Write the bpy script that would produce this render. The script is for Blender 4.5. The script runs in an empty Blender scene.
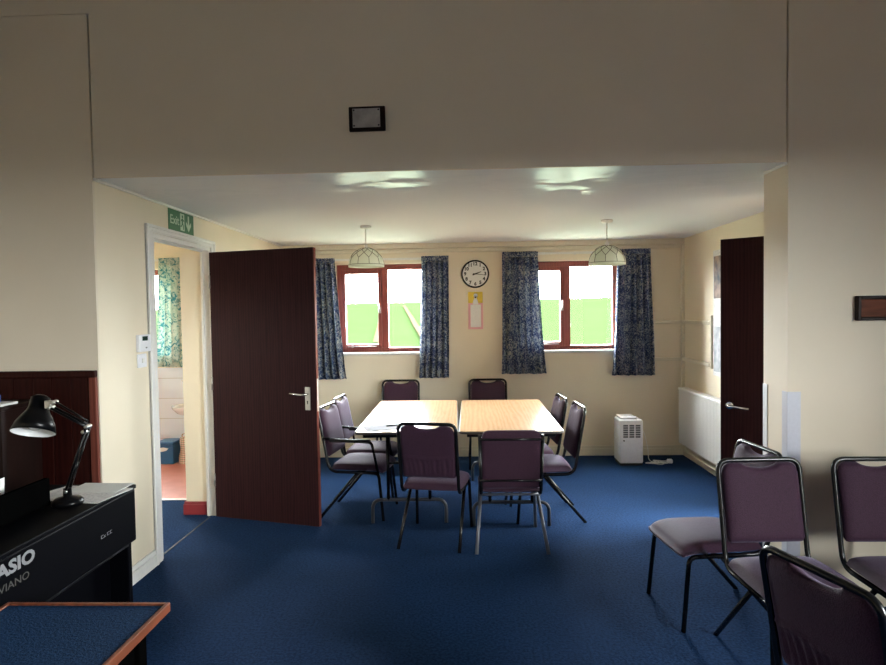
import bpy, bmesh, math, random
from mathutils import Vector, Matrix, noise
random.seed(4)
PI = math.pi
scene = bpy.context.scene
COL = scene.collection
cos, sin = math.cos, math.sin

# ------------------------------------------------------------------ numbers
EYE = 1.57            # camera height
D = 6.646             # inner face of the window wall
YB = 3.239            # plane of the hall's end wall
XL, XR = -1.977, 2.337
XP = 1.667            # edge of the right pier
H = 2.316             # low ceiling

# ------------------------------------------------------------------ materials
def new_mat(name):
    m = bpy.data.materials.new(name); m.use_nodes = True
    nt = m.node_tree
    return m, nt, nt.nodes['Principled BSDF']

def setp(b, color=None, rough=None, metal=None, spec=None, coat=None, coat_rough=None, sheen=None):
    if color is not None: b.inputs['Base Color'].default_value = (*color, 1)
    if rough is not None: b.inputs['Roughness'].default_value = rough
    if metal is not None: b.inputs['Metallic'].default_value = metal
    if spec is not None: b.inputs['Specular IOR Level'].default_value = spec
    if coat is not None: b.inputs['Coat Weight'].default_value = coat
    if coat_rough is not None: b.inputs['Coat Roughness'].default_value = coat_rough
    if sheen is not None: b.inputs['Sheen Weight'].default_value = sheen

def N(nt, kind, **kw):
    n = nt.nodes.new(kind)
    for k, v in kw.items():
        if k in n.inputs: n.inputs[k].default_value = v
        else: setattr(n, k, v)
    return n

def ramp(nt, fac, stops, interp='LINEAR'):
    r = nt.nodes.new('ShaderNodeValToRGB'); r.color_ramp.interpolation = interp
    el = r.color_ramp.elements
    while len(el) < len(stops): el.new(0.5)
    for e, (p, c) in zip(el, stops):
        e.position = p; e.color = (*c, 1)
    nt.links.new(fac, r.inputs['Fac'])
    return r

def coords(nt, scale=(1, 1, 1)):
    tc = nt.nodes.new('ShaderNodeTexCoord')
    mp = nt.nodes.new('ShaderNodeMapping'); mp.inputs['Scale'].default_value = scale
    nt.links.new(tc.outputs['Object'], mp.inputs['Vector'])
    return mp.outputs['Vector']

def bump(nt, b, height, strength, dist=0.01):
    n = nt.nodes.new('ShaderNodeBump'); n.inputs['Strength'].default_value = strength
    n.inputs['Distance'].default_value = dist
    nt.links.new(height, n.inputs['Height']); nt.links.new(n.outputs['Normal'], b.inputs['Normal'])

def noisy(name, c1, c2, scale, rough=0.6, stretch=(1, 1, 1), bump_s=0.0, bump_d=0.01, detail=4, lo=0.35, hi=0.65, **kw):
    m, nt, b = new_mat(name)
    v = coords(nt, stretch)
    n = N(nt, 'ShaderNodeTexNoise', Scale=scale, Detail=detail)
    nt.links.new(v, n.inputs['Vector'])
    r = ramp(nt, n.outputs['Fac'], [(lo, c1), (hi, c2)])
    nt.links.new(r.outputs['Color'], b.inputs['Base Color'])
    setp(b, rough=rough, **kw)
    if bump_s: bump(nt, b, n.outputs['Fac'], bump_s, bump_d)
    return m

def plain(name, c, rough=0.5, **kw):
    m, nt, b = new_mat(name); setp(b, color=c, rough=rough, **kw)
    n = N(nt, 'ShaderNodeTexNoise', Scale=60.0, Detail=2.0)
    nt.links.new(coords(nt), n.inputs['Vector'])
    r = ramp(nt, n.outputs['Fac'], [(0.3, tuple(x * 0.94 for x in c)), (0.7, c)])
    nt.links.new(r.outputs['Color'], b.inputs['Base Color'])
    return m

M = {}
M['wall'] = noisy('cream_paint', (.76, .67, .51), (.80, .71, .55), 1.6, rough=.55, bump_s=.06, bump_d=.02)
M['wallhall'] = noisy('magnolia_paint', (.73, .635, .50), (.77, .675, .54), 1.3, rough=.7, bump_s=.05, bump_d=.02)
M['trim'] = plain('cream_gloss', (.72, .66, .52), .35)
M['white'] = plain('white_gloss', (.80, .78, .74), .35)
M['plastic'] = plain('white_plastic', (.84, .84, .87), .35)
M['skirt_red'] = plain('red_skirting', (.22, .025, .03), .35)

# low ceiling: brushed paint, glossy where it has been touched up
m, nt, b = new_mat('ceiling_paint')
v = coords(nt)
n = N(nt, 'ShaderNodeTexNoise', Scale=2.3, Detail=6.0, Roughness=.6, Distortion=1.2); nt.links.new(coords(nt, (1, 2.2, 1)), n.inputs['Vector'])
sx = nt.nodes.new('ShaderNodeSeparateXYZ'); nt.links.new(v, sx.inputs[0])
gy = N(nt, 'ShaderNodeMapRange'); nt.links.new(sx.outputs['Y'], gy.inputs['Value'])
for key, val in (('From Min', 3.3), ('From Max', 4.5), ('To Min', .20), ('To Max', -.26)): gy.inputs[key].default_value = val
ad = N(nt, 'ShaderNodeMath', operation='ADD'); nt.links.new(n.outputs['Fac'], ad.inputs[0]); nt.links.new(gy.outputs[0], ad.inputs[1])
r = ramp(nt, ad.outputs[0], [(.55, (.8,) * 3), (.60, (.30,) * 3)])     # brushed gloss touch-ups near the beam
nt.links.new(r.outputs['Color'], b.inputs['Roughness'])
n2 = N(nt, 'ShaderNodeTexNoise', Scale=2.0, Detail=3.0); nt.links.new(coords(nt, (3.0, 9.0, 1)), n2.inputs['Vector'])
setp(b, color=(.84, .85, .86), spec=.28)
bump(nt, b, n2.outputs['Fac'], .05, .02)
M['ceiling'] = m

# carpet
def carpet(name, c1, c2, scale):
    m, nt, b = new_mat(name)
    v = coords(nt)
    n = N(nt, 'ShaderNodeTexNoise', Scale=scale, Detail=3.0, Roughness=.7); nt.links.new(v, n.inputs['Vector'])
    n2 = N(nt, 'ShaderNodeTexNoise', Scale=2.0, Detail=3.0); nt.links.new(v, n2.inputs['Vector'])
    r = ramp(nt, n.outputs['Fac'], [(.36, c1), (.64, c2)])
    r2 = ramp(nt, n2.outputs['Fac'], [(.3, (.82,) * 3), (.7, (1.0,) * 3)])
    mul = N(nt, 'ShaderNodeMix', data_type='RGBA', blend_type='MULTIPLY'); mul.inputs[0].default_value = 1
    nt.links.new(r.outputs['Color'], mul.inputs[6]); nt.links.new(r2.outputs['Color'], mul.inputs[7])
    nt.links.new(mul.outputs[2], b.inputs['Base Color'])
    setp(b, rough=1, spec=.08)
    bump(nt, b, n.outputs['Fac'], .6, .008)
    return m
M['carpet'] = carpet('navy_carpet', (.0035, .016, .053), (.0125, .040, .108), 70)
M['carpet_top'] = carpet('blue_loop_pile', (.004, .017, .050), (.020, .060, .148), 130)
M['vinyl'] = noisy('red_vinyl', (.36, .13, .10), (.42, .16, .125), 8, rough=.4)

def wood(name, c1, c2, scale, stretch, rough=.35, **kw):
    m, nt, b = new_mat(name)
    v = coords(nt, stretch)
    n = N(nt, 'ShaderNodeTexNoise', Scale=scale, Detail=6.0, Roughness=.6, Distortion=1.2); nt.links.new(v, n.inputs['Vector'])
    w = N(nt, 'ShaderNodeTexWave', Scale=scale * .35, Distortion=9.0, Detail=3.0); nt.links.new(v, w.inputs['Vector'])
    mixv = N(nt, 'ShaderNodeMath', operation='MULTIPLY_ADD'); nt.links.new(w.outputs['Fac'], mixv.inputs[0]); mixv.inputs[1].default_value = .35
    nt.links.new(n.outputs['Fac'], mixv.inputs[2])
    r = ramp(nt, mixv.outputs[0], [(.35, c1), (.85, c2)])
    nt.links.new(r.outputs['Color'], b.inputs['Base Color'])
    setp(b, rough=rough, **kw)
    return m
M['oak'] = wood('oak_laminate', (.56, .33, .18), (.67, .43, .245), 3.0, (9, 1.1, 1), rough=.22, spec=.45)
M['sapele'] = wood('sapele_veneer', (.018, .0068, .0078), (.032, .0115, .0125), 3.0, (14, 14, .8), rough=.5, spec=.05)
M['mahog'] = wood('mahogany_board', (.015, .003, .0025), (.028, .0055, .004), 3.0, (12, 12, .8), rough=.45, spec=.1)
M['mahog_post'] = wood('red_stained_wood', (.11, .025, .016), (.17, .045, .03), 3.0, (12, 12, .8), rough=.45, spec=.2)
M['frame'] = wood('red_brown_window_stain', (.17, .035, .028), (.24, .055, .045), 3.0, (10, 10, 1), rough=.4)
M['lip'] = wood('orange_brown_lipping', (.12, .033, .015), (.20, .058, .027), 3.0, (10, 2, 10), rough=.35)
M['plaque_wood'] = wood('plaque_wood', (.075, .022, .010), (.15, .045, .022), 4.0, (1, 1, 14), rough=.5, spec=.1)
M['darkwood'] = wood('dark_wood', (.007, .003, .002), (.013, .005, .004), 3.0, (8, 8, 1), rough=.45, spec=.15)
M['black'] = plain('black_satin', (.0025, .0025, .003), .3, spec=.18)
M['piano'] = plain('piano_black', (.0014, .0014, .0024), .5, spec=.04)
M['blackmatte'] = plain('black_matte', (.0015, .0015, .0015), .9, spec=0)
M['tube'] = plain('black_enamel_tube', (.005, .005, .006), .25, spec=.35)
M['tube_grey'] = plain('grey_enamel_tube', (.16, .16, .18), .38, metal=.5)
M['tube_foot'] = plain('dark_grey_enamel_tube', (.06, .06, .068), .38, metal=.4)
M['greyplastic'] = plain('pale_grey_plastic', (.56, .56, .63), .35)
M['edge'] = plain('dull_aluminium_edge', (.10, .09, .08), .5, metal=.3)
M['chrome'] = plain('chrome', (.72, .72, .72), .2, metal=1.0)
M['steel'] = plain('satin_steel', (.60, .58, .55), .35, metal=1.0)
M['silverplate'] = noisy('tarnished_silver', (.30, .28, .28), (.46, .44, .43), 14, rough=.45, metal=.2)
M['paper'] = plain('paper', (.82, .82, .80), .7)
M['paperprint'] = noisy('printed_paper', (.62, .60, .60), (.76, .74, .73), 90, rough=.6, lo=.42, hi=.55)
M['greypaper'] = plain('notepaper', (.26, .26, .29), .8, spec=.1)
M['yellow'] = plain('yellow_card', (.72, .52, .06), .5)
M['pink'] = plain('pink_card', (.80, .42, .46), .5)
M['green'] = plain('exit_green', (.05, .17, .075), .5)
M['signwhite'] = plain('sign_white', (.55, .66, .50), .5)
M['ink'] = plain('black_ink', (.012, .012, .012), .5)
M['silverink'] = plain('silver_lettering', (.22, .22, .23), .5, spec=.2)
M['dullink'] = plain('dull_gold_lettering', (.06, .055, .05), .5)
M['blue'] = plain('blue_plastic', (.015, .09, .22), .4)
M['bluebox'] = plain('bright_blue_card', (.05, .10, .42), .5)
M['redbook'] = plain('red_cloth', (.16, .006, .012), .6)
M['navybook'] = plain('navy_cloth', (.006, .008, .02), .6)
M['greenbottle'] = plain('green_bottle', (.10, .32, .16), .35)
M['ceramic'] = plain('white_ceramic', (.82, .82, .80), .12)
M['pinkpad'] = plain('pinkish_dish_contents', (.36, .12, .10), .5)
M['screen'] = plain('lcd_dark_green', (.02, .045, .035), .25)
M['grille'] = plain('grille_grey', (.10, .10, .11), .5)
M['rubber'] = plain('black_rubber', (.01, .01, .01), .7)
M['track'] = noisy('bare_soil', (.0158, .0095, .0072), (.0172, .0104, .0080), 5, rough=1, spec=0)
M['enamel'] = plain('white_enamel_inside', (.82, .82, .82), .3)

# tiles
m, nt, b = new_mat('white_wall_tiles')
v = coords(nt)
br = nt.nodes.new('ShaderNodeTexBrick'); br.offset = 0
for k, val in (('Color1', (.76, .81, .90, 1)), ('Color2', (.78, .83, .92, 1)), ('Mortar', (.55, .55, .56, 1)), ('Scale', 1.0), ('Mortar Size', .004), ('Brick Width', 30.0), ('Row Height', .2225)):
    br.inputs[k].default_value = val
sx = nt.nodes.new('ShaderNodeSeparateXYZ'); cx = nt.nodes.new('ShaderNodeCombineXYZ')
nt.links.new(v, sx.inputs[0]); nt.links.new(sx.outputs['X'], cx.inputs['X']); nt.links.new(sx.outputs['Z'], cx.inputs['Y'])
nt.links.new(cx.outputs[0], br.inputs['Vector']); nt.links.new(br.outputs['Color'], b.inputs['Base Color']); setp(b, rough=.25)
M['tiles'] = m

# purple weave
def weave(name, c1, c2, sheen):
    m, nt, b = new_mat(name)
    v = coords(nt)
    n = N(nt, 'ShaderNodeTexVoronoi', Scale=260.0); nt.links.new(v, n.inputs['Vector'])
    r = ramp(nt, n.outputs['Distance'], [(.1, c2), (.7, c1)])
    nt.links.new(r.outputs['Color'], b.inputs['Base Color'])
    setp(b, rough=.75, spec=.3, sheen=sheen); b.inputs['Sheen Roughness'].default_value = .4
    b.inputs['Sheen Tint'].default_value = (.75, .7, 1, 1)
    bump(nt, b, n.outputs['Distance'], .35, .003)
    return m
M['purple'] = weave('purple_weave', (.028, .0085, .020), (.054, .0185, .043), .2)
M['plum'] = weave('plum_weave', (.036, .0125, .026), (.062, .024, .043), .12)
M['backcloth'] = weave('plum_back_cloth', (.045, .018, .042), (.08, .034, .066), .1)

# curtains
def curtain_mat(name, ground, leaf, leaf2, s, t0, t1):
    m, nt, b = new_mat(name)
    v = coords(nt, (1, .6, 1))
    a = N(nt, 'ShaderNodeTexNoise', Scale=s, Detail=5.0, Roughness=.62, Distortion=2.2); nt.links.new(v, a.inputs['Vector'])
    g = N(nt, 'ShaderNodeTexVoronoi', Scale=s * .22, Randomness=.25); nt.links.new(v, g.inputs['Vector'])
    f = N(nt, 'ShaderNodeMath', operation='MULTIPLY_ADD'); nt.links.new(g.outputs['Distance'], f.inputs[0]); f.inputs[1].default_value = -.13
    nt.links.new(a.outputs['Fac'], f.inputs[2])
    r = ramp(nt, f.outputs[0], [(t0, ground), (t1, leaf), (min(.98, t1 + .10), leaf2)])
    nt.links.new(r.outputs['Color'], b.inputs['Base Color'])
    setp(b, rough=.8, spec=.2)
    tr = nt.nodes.new('ShaderNodeBsdfTranslucent'); nt.links.new(r.outputs['Color'], tr.inputs['Color'])
    mix = nt.nodes.new('ShaderNodeMixShader'); mix.inputs[0].default_value = .3
    out = nt.nodes['Material Output']
    nt.links.new(b.outputs[0], mix.inputs[1]); nt.links.new(tr.outputs[0], mix.inputs[2]); nt.links.new(mix.outputs[0], out.inputs['Surface'])
    return m
M['navycurtain'] = curtain_mat('navy_damask', (.036, .056, .14), (.23, .27, .34), (.50, .50, .46), 30, .41, .47)
M['tealcurtain'] = curtain_mat('teal_leaf_print', (.10, .36, .42), (.72, .80, .74), (.88, .90, .84), 17, .34, .42)

# check cloth
m, nt, b = new_mat('tartan_cloth')
v = coords(nt)
base = None
for ax, cA, cB in (('X', (.50, .05, .05), (.70, .60, .50)), ('Z', (.05, .25, .12), (.66, .48, .40))):
    w = N(nt, 'ShaderNodeTexWave', Scale=14.0, bands_direction=ax); nt.links.new(v, w.inputs['Vector'])
    rr = ramp(nt, w.outputs['Fac'], [(.35, cA), (.65, cB)])
    if base is None: base = rr.outputs['Color']
    else:
        mm = N(nt, 'ShaderNodeMix', data_type='RGBA'); mm.inputs[0].default_value = .5
        nt.links.new(base, mm.inputs[6]); nt.links.new(rr.outputs['Color'], mm.inputs[7]); base = mm.outputs[2]
nt.links.new(base, b.inputs['Base Color']); setp(b, rough=.8)
M['tartan'] = m

# capiz-like translucent shade
m, nt, b = new_mat('pale_green_shade')
setp(b, color=(.84, .85, .75), rough=.4)
tr = nt.nodes.new('ShaderNodeBsdfTranslucent'); tr.inputs['Color'].default_value = (.90, .92, .80, 1)
mix = nt.nodes.new('ShaderNodeMixShader'); mix.inputs[0].default_value = .5
nt.links.new(b.outputs[0], mix.inputs[1]); nt.links.new(tr.outputs[0], mix.inputs[2]); nt.links.new(mix.outputs[0], nt.nodes['Material Output'].inputs['Surface'])
M['shade'] = m
M['lead'] = plain('dark_lead_line', (.16, .14, .09), .5)

# window glass: lets light through, reflects at grazing angles
m, nt, b = new_mat('window_glass')
t = nt.nodes.new('ShaderNodeBsdfTransparent'); t.inputs['Color'].default_value = (.97, .985, .975, 1)
g = nt.nodes.new('ShaderNodeBsdfGlossy'); g.inputs['Roughness'].default_value = .02
fr = nt.nodes.new('ShaderNodeFresnel'); geo = nt.nodes.new('ShaderNodeNewGeometry'); ior = N(nt, 'ShaderNodeMapRange')     # same reflectance from both faces of the pane
for key, val in (('From Min', 0), ('From Max', 1), ('To Min', 1.45), ('To Max', 1 / 1.45)): ior.inputs[key].default_value = val
nt.links.new(geo.outputs['Backfacing'], ior.inputs['Value']); nt.links.new(ior.outputs[0], fr.inputs['IOR'])
mix = nt.nodes.new('ShaderNodeMixShader')
nt.links.new(fr.outputs[0], mix.inputs[0]); nt.links.new(t.outputs[0], mix.inputs[1]); nt.links.new(g.outputs[0], mix.inputs[2])
nt.links.new(mix.outputs[0], nt.nodes['Material Output'].inputs['Surface'])
M['glass'] = m

# field
m, nt, b = new_mat('young_crop')
v = coords(nt, (.35, 1.2, 1))
n = N(nt, 'ShaderNodeTexNoise', Scale=.9, Detail=6.0, Roughness=.6); nt.links.new(v, n.inputs['Vector'])
r = ramp(nt, n.outputs['Fac'], [(.3, (.0058, .0106, .0034)), (.55, (.0068, .0114, .0041)), (.72, (.0080, .0124, .0050))])
nt.links.new(r.outputs['Color'], b.inputs['Base Color']); setp(b, rough=1, spec=.0)
M['field'] = m

# ------------------------------------------------------------------ mesh helpers
class MB:
    def __init__(self): self.bm = bmesh.new(); self.mi = 0
    def _merge(self, other, mat=None):
        if mat is not None: bmesh.ops.transform(other, matrix=mat, verts=other.verts)
        vm = {}
        for v in other.verts: vm[v] = self.bm.verts.new(v.co)
        for f in other.faces:
            try:
                nf = self.bm.faces.new([vm[v] for v in f.verts]); nf.smooth = f.smooth; nf.material_index = self.mi
            except ValueError: pass
        other.free(); return self
    def box(self, a, b, bev=0.0, seg=2, mat=None, smooth=False):
        t = bmesh.new()
        bmesh.ops.create_cube(t, size=1)
        a = Vector(a); b = Vector(b); c = (a + b) / 2; s = b - a
        for v in t.verts: v.co = Vector((v.co.x * s.x + c.x, v.co.y * s.y + c.y, v.co.z * s.z + c.z))
        if bev > 0:
            bmesh.ops.bevel(t, geom=list(t.edges) , offset=min(bev, min(abs(x) for x in s) * .49), segments=seg, affect='EDGES', profile=.5)
        if smooth:
            for f in t.faces: f.smooth = True
        bmesh.ops.recalc_face_normals(t, faces=t.faces)
        return self._merge(t, mat)
    def tube(self, pts, r, seg=10, closed=False, caps=True):
        t = bmesh.new(); pts = [Vector(p) for p in pts]; n = len(pts)
        rad = r if isinstance(r, (list, tuple)) else [r] * n
        tang = []
        for i in range(n):
            if closed: d = pts[(i + 1) % n] - pts[i - 1]
            elif i == 0: d = pts[1] - pts[0]
            elif i == n - 1: d = pts[-1] - pts[-2]
            else: d = (pts[i + 1] - pts[i]).normalized() + (pts[i] - pts[i - 1]).normalized()
            tang.append(d.normalized())
        up = Vector((0, 0, 1)) if abs(tang[0].z) < .9 else Vector((1, 0, 0))
        nrm = (up - tang[0] * up.dot(tang[0])).normalized()
        rings = []
        for i in range(n):
            nrm = (nrm - tang[i] * nrm.dot(tang[i])).normalized()
            bi = tang[i].cross(nrm)
            rings.append([t.verts.new(pts[i] + (nrm * cos(2 * PI * k / seg) + bi * sin(2 * PI * k / seg)) * rad[i]) for k in range(seg)])
        for i in range(n if closed else n - 1):
            A, B = rings[i], rings[(i + 1) % n]
            for k in range(seg):
                t.faces.new((A[k], A[(k + 1) % seg], B[(k + 1) % seg], B[k])).smooth = True
        if caps and not closed:
            t.faces.new(list(reversed(rings[0]))); t.faces.new(rings[-1])
        bmesh.ops.recalc_face_normals(t, faces=t.faces)
        return self._merge(t)
    def lathe(self, prof, seg=32, mat=None, smooth=True):
        t = bmesh.new(); rings = []
        for r, z in prof:
            if r < 1e-6: rings.append([t.verts.new((0, 0, z))])
            else: rings.append([t.verts.new((r * cos(2 * PI * k / seg), r * sin(2 * PI * k / seg), z)) for k in range(seg)])
        for A, B in zip(rings, rings[1:]):
            for k in range(seg):
                k2 = (k + 1) % seg
                if len(A) == 1 and len(B) == 1: continue
                if len(A) == 1: f = t.faces.new((A[0], B[k2], B[k]))
                elif len(B) == 1: f = t.faces.new((A[k], A[k2], B[0]))
                else: f = t.faces.new((A[k], A[k2], B[k2], B[k]))
                f.smooth = smooth
        bmesh.ops.recalc_face_normals(t, faces=t.faces)
        return self._merge(t, mat)
    def prism(self, poly, z0, z1, mat=None):
        t = bmesh.new()
        lo = [t.verts.new((x, y, z0)) for x, y in poly]; hi = [t.verts.new((x, y, z1)) for x, y in poly]
        t.faces.new(list(reversed(lo))); t.faces.new(hi); n = len(poly)
        for i in range(n): t.faces.new((lo[i], lo[(i + 1) % n], hi[(i + 1) % n], hi[i]))
        bmesh.ops.recalc_face_normals(t, faces=t.faces)
        return self._merge(t, mat)
    def sheet(self, f, nu, nv, thick_f=None, smooth=True):
        """f(u,v)->front point; thick_f(u,v)->back point (closed solid) or None for a single skin."""
        t = bmesh.new()
        F = [[t.verts.new(f(i / nu, j / nv)) for j in range(nv + 1)] for i in range(nu + 1)]
        for i in range(nu):
            for j in range(nv):
                t.faces.new((F[i][j], F[i + 1][j], F[i + 1][j + 1], F[i][j + 1])).smooth = smooth
        if thick_f:
            B = [[t.verts.new(thick_f(i / nu, j / nv)) for j in range(nv + 1)] for i in range(nu + 1)]
            for i in range(nu):
                for j in range(nv):
                    t.faces.new((B[i][j + 1], B[i + 1][j + 1], B[i + 1][j], B[i][j])).smooth = smooth
            for i in range(nu):
                t.faces.new((F[i + 1][0], F[i][0], B[i][0], B[i + 1][0])).smooth = smooth
                t.faces.new((F[i][nv], F[i + 1][nv], B[i + 1][nv], B[i][nv])).smooth = smooth
            for j in range(nv):
                t.faces.new((F[0][j], F[0][j + 1], B[0][j + 1], B[0][j])).smooth = smooth
                t.faces.new((F[nu][j + 1], F[nu][j], B[nu][j], B[nu][j + 1])).smooth = smooth
            bmesh.ops.recalc_face_normals(t, faces=t.faces)
        return self._merge(t)
    def text(self, s, size, mat, depth=.001, offset=0.0, xs=1.0, align='CENTER'):
        cu = bpy.data.curves.new('lettering', 'FONT'); cu.body = s; cu.size = size; cu.extrude = depth; cu.offset = offset
        cu.align_x = align; cu.align_y = 'CENTER'; cu.resolution_u = 3
        ob = bpy.data.objects.new('lettering', cu); COL.objects.link(ob)
        bpy.context.view_layer.update()
        me = bpy.data.meshes.new_from_object(ob.evaluated_get(bpy.context.evaluated_depsgraph_get()))
        bpy.data.objects.remove(ob); bpy.data.curves.remove(cu)
        t = bmesh.new(); t.from_mesh(me); bpy.data.meshes.remove(me)
        return self._merge(t, mat @ Matrix.Diagonal((xs, 1, 1, 1)))
    def build(self, name, mat, parent=None, recalc=False):
        me = bpy.data.meshes.new(name)
        if recalc: bmesh.ops.recalc_face_normals(self.bm, faces=self.bm.faces)
        self.bm.to_mesh(me); self.bm.free()
        for mm in (mat if isinstance(mat, (list, tuple)) else [mat]): me.materials.append(mm)
        o = bpy.data.objects.new(name, me); COL.objects.link(o)
        if parent: o.parent = parent
        return o

def fillet(pts, r, n=6, closed=False):
    pts = [Vector(p) for p in pts]; out = []; L = len(pts)
    for i, p in enumerate(pts):
        if not closed and i in (0, L - 1): out.append(p); continue
        a = pts[i - 1]; b = pts[(i + 1) % L]
        rr = r[i] if isinstance(r, (list, tuple)) else r
        d = min(rr, (a - p).length * .49, (b - p).length * .49)
        A = p + (a - p).normalized() * d; B = p + (b - p).normalized() * d
        for k in range(n + 1):
            t = k / n; out.append(A * (1 - t) ** 2 + p * 2 * t * (1 - t) + B * t * t)
    return out

def thing(name, label, cat, loc=(0, 0, 0), rz=0, group=None):
    o = bpy.data.objects.new(name, None); COL.objects.link(o); o.empty_display_size = .1
    o.location = loc; o.rotation_euler = (0, 0, rz); tag(o, label, cat, group); return o
def tag(o, label, cat, group=None):
    o['label'] = label; o['category'] = cat
    if group: o['group'] = group
    return o
def struct(o, label=None):
    o['kind'] = 'structure'
    if label: o['label'] = label; o['category'] = o.name.split('_')[0]
    return o
def at(o, loc, rz=0):
    o.location = loc; o.rotation_euler = (0, 0, rz); return o
def dup(root, loc, rz, label, group=None):
    r = root.copy(); COL.objects.link(r); r.location = loc; r.rotation_euler = (0, 0, rz); r['label'] = label
    if group: r['group'] = group
    for ch in list(root.children):
        c = ch.copy(); COL.objects.link(c); c.parent = r
        for g in list(ch.children):
            d = g.copy(); COL.objects.link(d); d.parent = c
    return r
def simple(name, mb, mat, label, cat, group=None, loc=(0, 0, 0), rz=0):
    return tag(at(mb.build(name, mat), loc, rz), label, cat, group)

# wall with rectangular openings: axis 'x' (wall runs along x, thickness in y) or 'y'
def wall_mesh(mb, axis, s0, s1, z0, z1, t0, t1, holes):
    def bx(a0, a1, b0, b1):
        if a1 - a0 < 1e-4 or b1 - b0 < 1e-4: return
        if axis == 'x': mb.box((a0, t0, b0), (a1, t1, b1))
        else: mb.box((t0, a0, b0), (t1, a1, b1))
    cur = s0
    for a0, a1, b0, b1 in sorted(holes):
        bx(cur, a0, z0, z1); bx(a0, a1, z0, b0); bx(a0, a1, b1, z1); cur = a1
    bx(cur, s1, z0, z1)

# ------------------------------------------------------------------ setting
HX0, HX1, HY0, HZ = -3.3, 3.3, -4.6, 3.75       # the hall the camera stands in
W1 = (-1.40, -.35, 1.145, 2.105); W2 = (.575, 1.655, 1.145, 2.105); W3 = (-4.32, -3.20, 1.145, 2.09)

mb = MB(); mb.box((-4.6, HY0 - .3, -.12), (3.6, D + .3, 0))
struct(mb.build('floor', M['carpet']))
mb = MB(); mb.box((-4.4, 5.12, 0), (-2.04, D, .004))
struct(mb.build('floor_side_room', M['vinyl']))
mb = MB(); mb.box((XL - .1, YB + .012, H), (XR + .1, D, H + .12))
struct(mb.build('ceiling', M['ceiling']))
mb = MB(); mb.box((HX0 - .2, HY0 - .2, HZ), (HX1 + .2, YB + .3, HZ + .1))
struct(mb.build('ceiling_hall', M['white']))
mb = MB(); mb.box((-4.5, YB + .15, 2.42), (-2.04, D + .1, 2.5))
struct(mb.build('ceiling_side_room', M['white']))

mb = MB(); wall_mesh(mb, 'x', -4.6, XR + .3, -.1, H + .3, D, D + .28, [W1, W2, W3])
struct(mb.build('wall_back', M['wall']))
mb = MB(); wall_mesh(mb, 'y', YB + .012, D, 0, H, XL - .065, XL, [(3.84, 4.735, 0, 2.103)])
struct(mb.build('wall_left', M['wall']))
mb = MB(); wall_mesh(mb, 'y', YB + .25, D, 0, H + .12, XR, XR + .12, [(3.93, 4.62, 0, 2.05)])
struct(mb.build('wall_right', M['wall']))
# lobby behind the right-hand door
mb = MB(); W8 = (3.7, 5.0, .6, 2.2); wall_mesh(mb, 'y', 3.5, 5.2, 0, 2.4, XR + 1.0, XR + 1.1, [W8]); mb.box((XR + .12, 3.5, 0), (XR + 1.1, 3.6, 2.4)); mb.box((XR + .12, 5.1, 0), (XR + 1.1, 5.2, 2.4)); mb.box((XR + .12, 3.5, 2.3), (XR + 1.1, 5.2, 2.4)); mb.box((XR + .12, 3.5, -.1), (XR + 1.1, 5.2, 0))
struct(mb.build('wall_lobby', M['wall']))
# hall end wall: left pier, panel over the opening, right pier
GAP = .007
mb = MB(); mb.box((HX0, YB - .006, 0), (XL, YB + .012, 3.175)); mb.box((HX0, YB + .012, 0), (XL - .065, YB + .16, 3.175)); struct(mb.build('wall_front_left', M['wallhall']))
mb = MB(); mb.box((XL + GAP, YB, H), (XP - GAP, YB + .012, HZ)); mb.box((HX0, YB, 3.182), (XL + GAP, YB + .16, HZ)); mb.box((XL - .1, YB + .03, H + .12), (XP + .1, YB + .16, HZ))
struct(mb.build('wall_header', M['wallhall']))
mb = MB(); mb.box((XP, YB - .006, 0), (HX1 + .2, YB + .25, HZ)); struct(mb.build('wall_front_right', M['wallhall']))
# hall left / right / behind the camera
mb = MB(); wall_mesh(mb, 'y', HY0, YB + .2, 0, HZ, HX0 - .2, HX0, []); struct(mb.build('wall_hall_left', M['wallhall']))
HW = [(-.85, .4, 1.05, 2.25)]
mb = MB(); wall_mesh(mb, 'y', HY0, YB - .006, 0, HZ, HX1, HX1 + .2, HW); struct(mb.build('wall_hall_right', M['wallhall']))
mb = MB(); wall_mesh(mb, 'x', HX0 - .2, HX1 + .2, 0, HZ, HY0 - .2, HY0, []); struct(mb.build('wall_hall_rear', M['wallhall']))
# corridor and cloakroom behind the left door
W7 = (3.8, 4.2, 1.25, 1.75); W9 = (5.6, 5.85, 1.3, 1.7)
mb = MB(); wall_mesh(mb, 'y', YB + .16, D, 0, 2.42, -4.6, -4.4, [W7, W9]); mb.box((-4.4, YB + .16, 0), (XL - .065, YB + .26, 2.42)); struct(mb.build('wall_side_room', M['wall']))
mb = MB(); mb.box((-2.225, 4.745, 0), (XL - .065, 5.15, 2.42)); struct(mb.build('wall_stub', M['wall']))
mb = MB(); mb.box((-4.4, D - .008, 0), (XL - .065, D, 1.005)); struct(mb.build('trim_1', M['tiles']))
mb = MB(); mb.box((-2.245, 4.727, 0), (XL - .07, 4.745, .085), .004); mb.box((-2.24, 4.731, .06), (XL - .07, 4.745, .105), .006); mb.box((-2.243, 4.74, 0), (-2.225, 5.15, .1), .004)
struct(mb.build('baseboard_side', M['skirt_red']))
mb = MB(); mb.box((-2.95, 5.105, 0), (-2.222, 5.135, .008), .002); struct(mb.build('trim_2', M['steel']))

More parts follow.
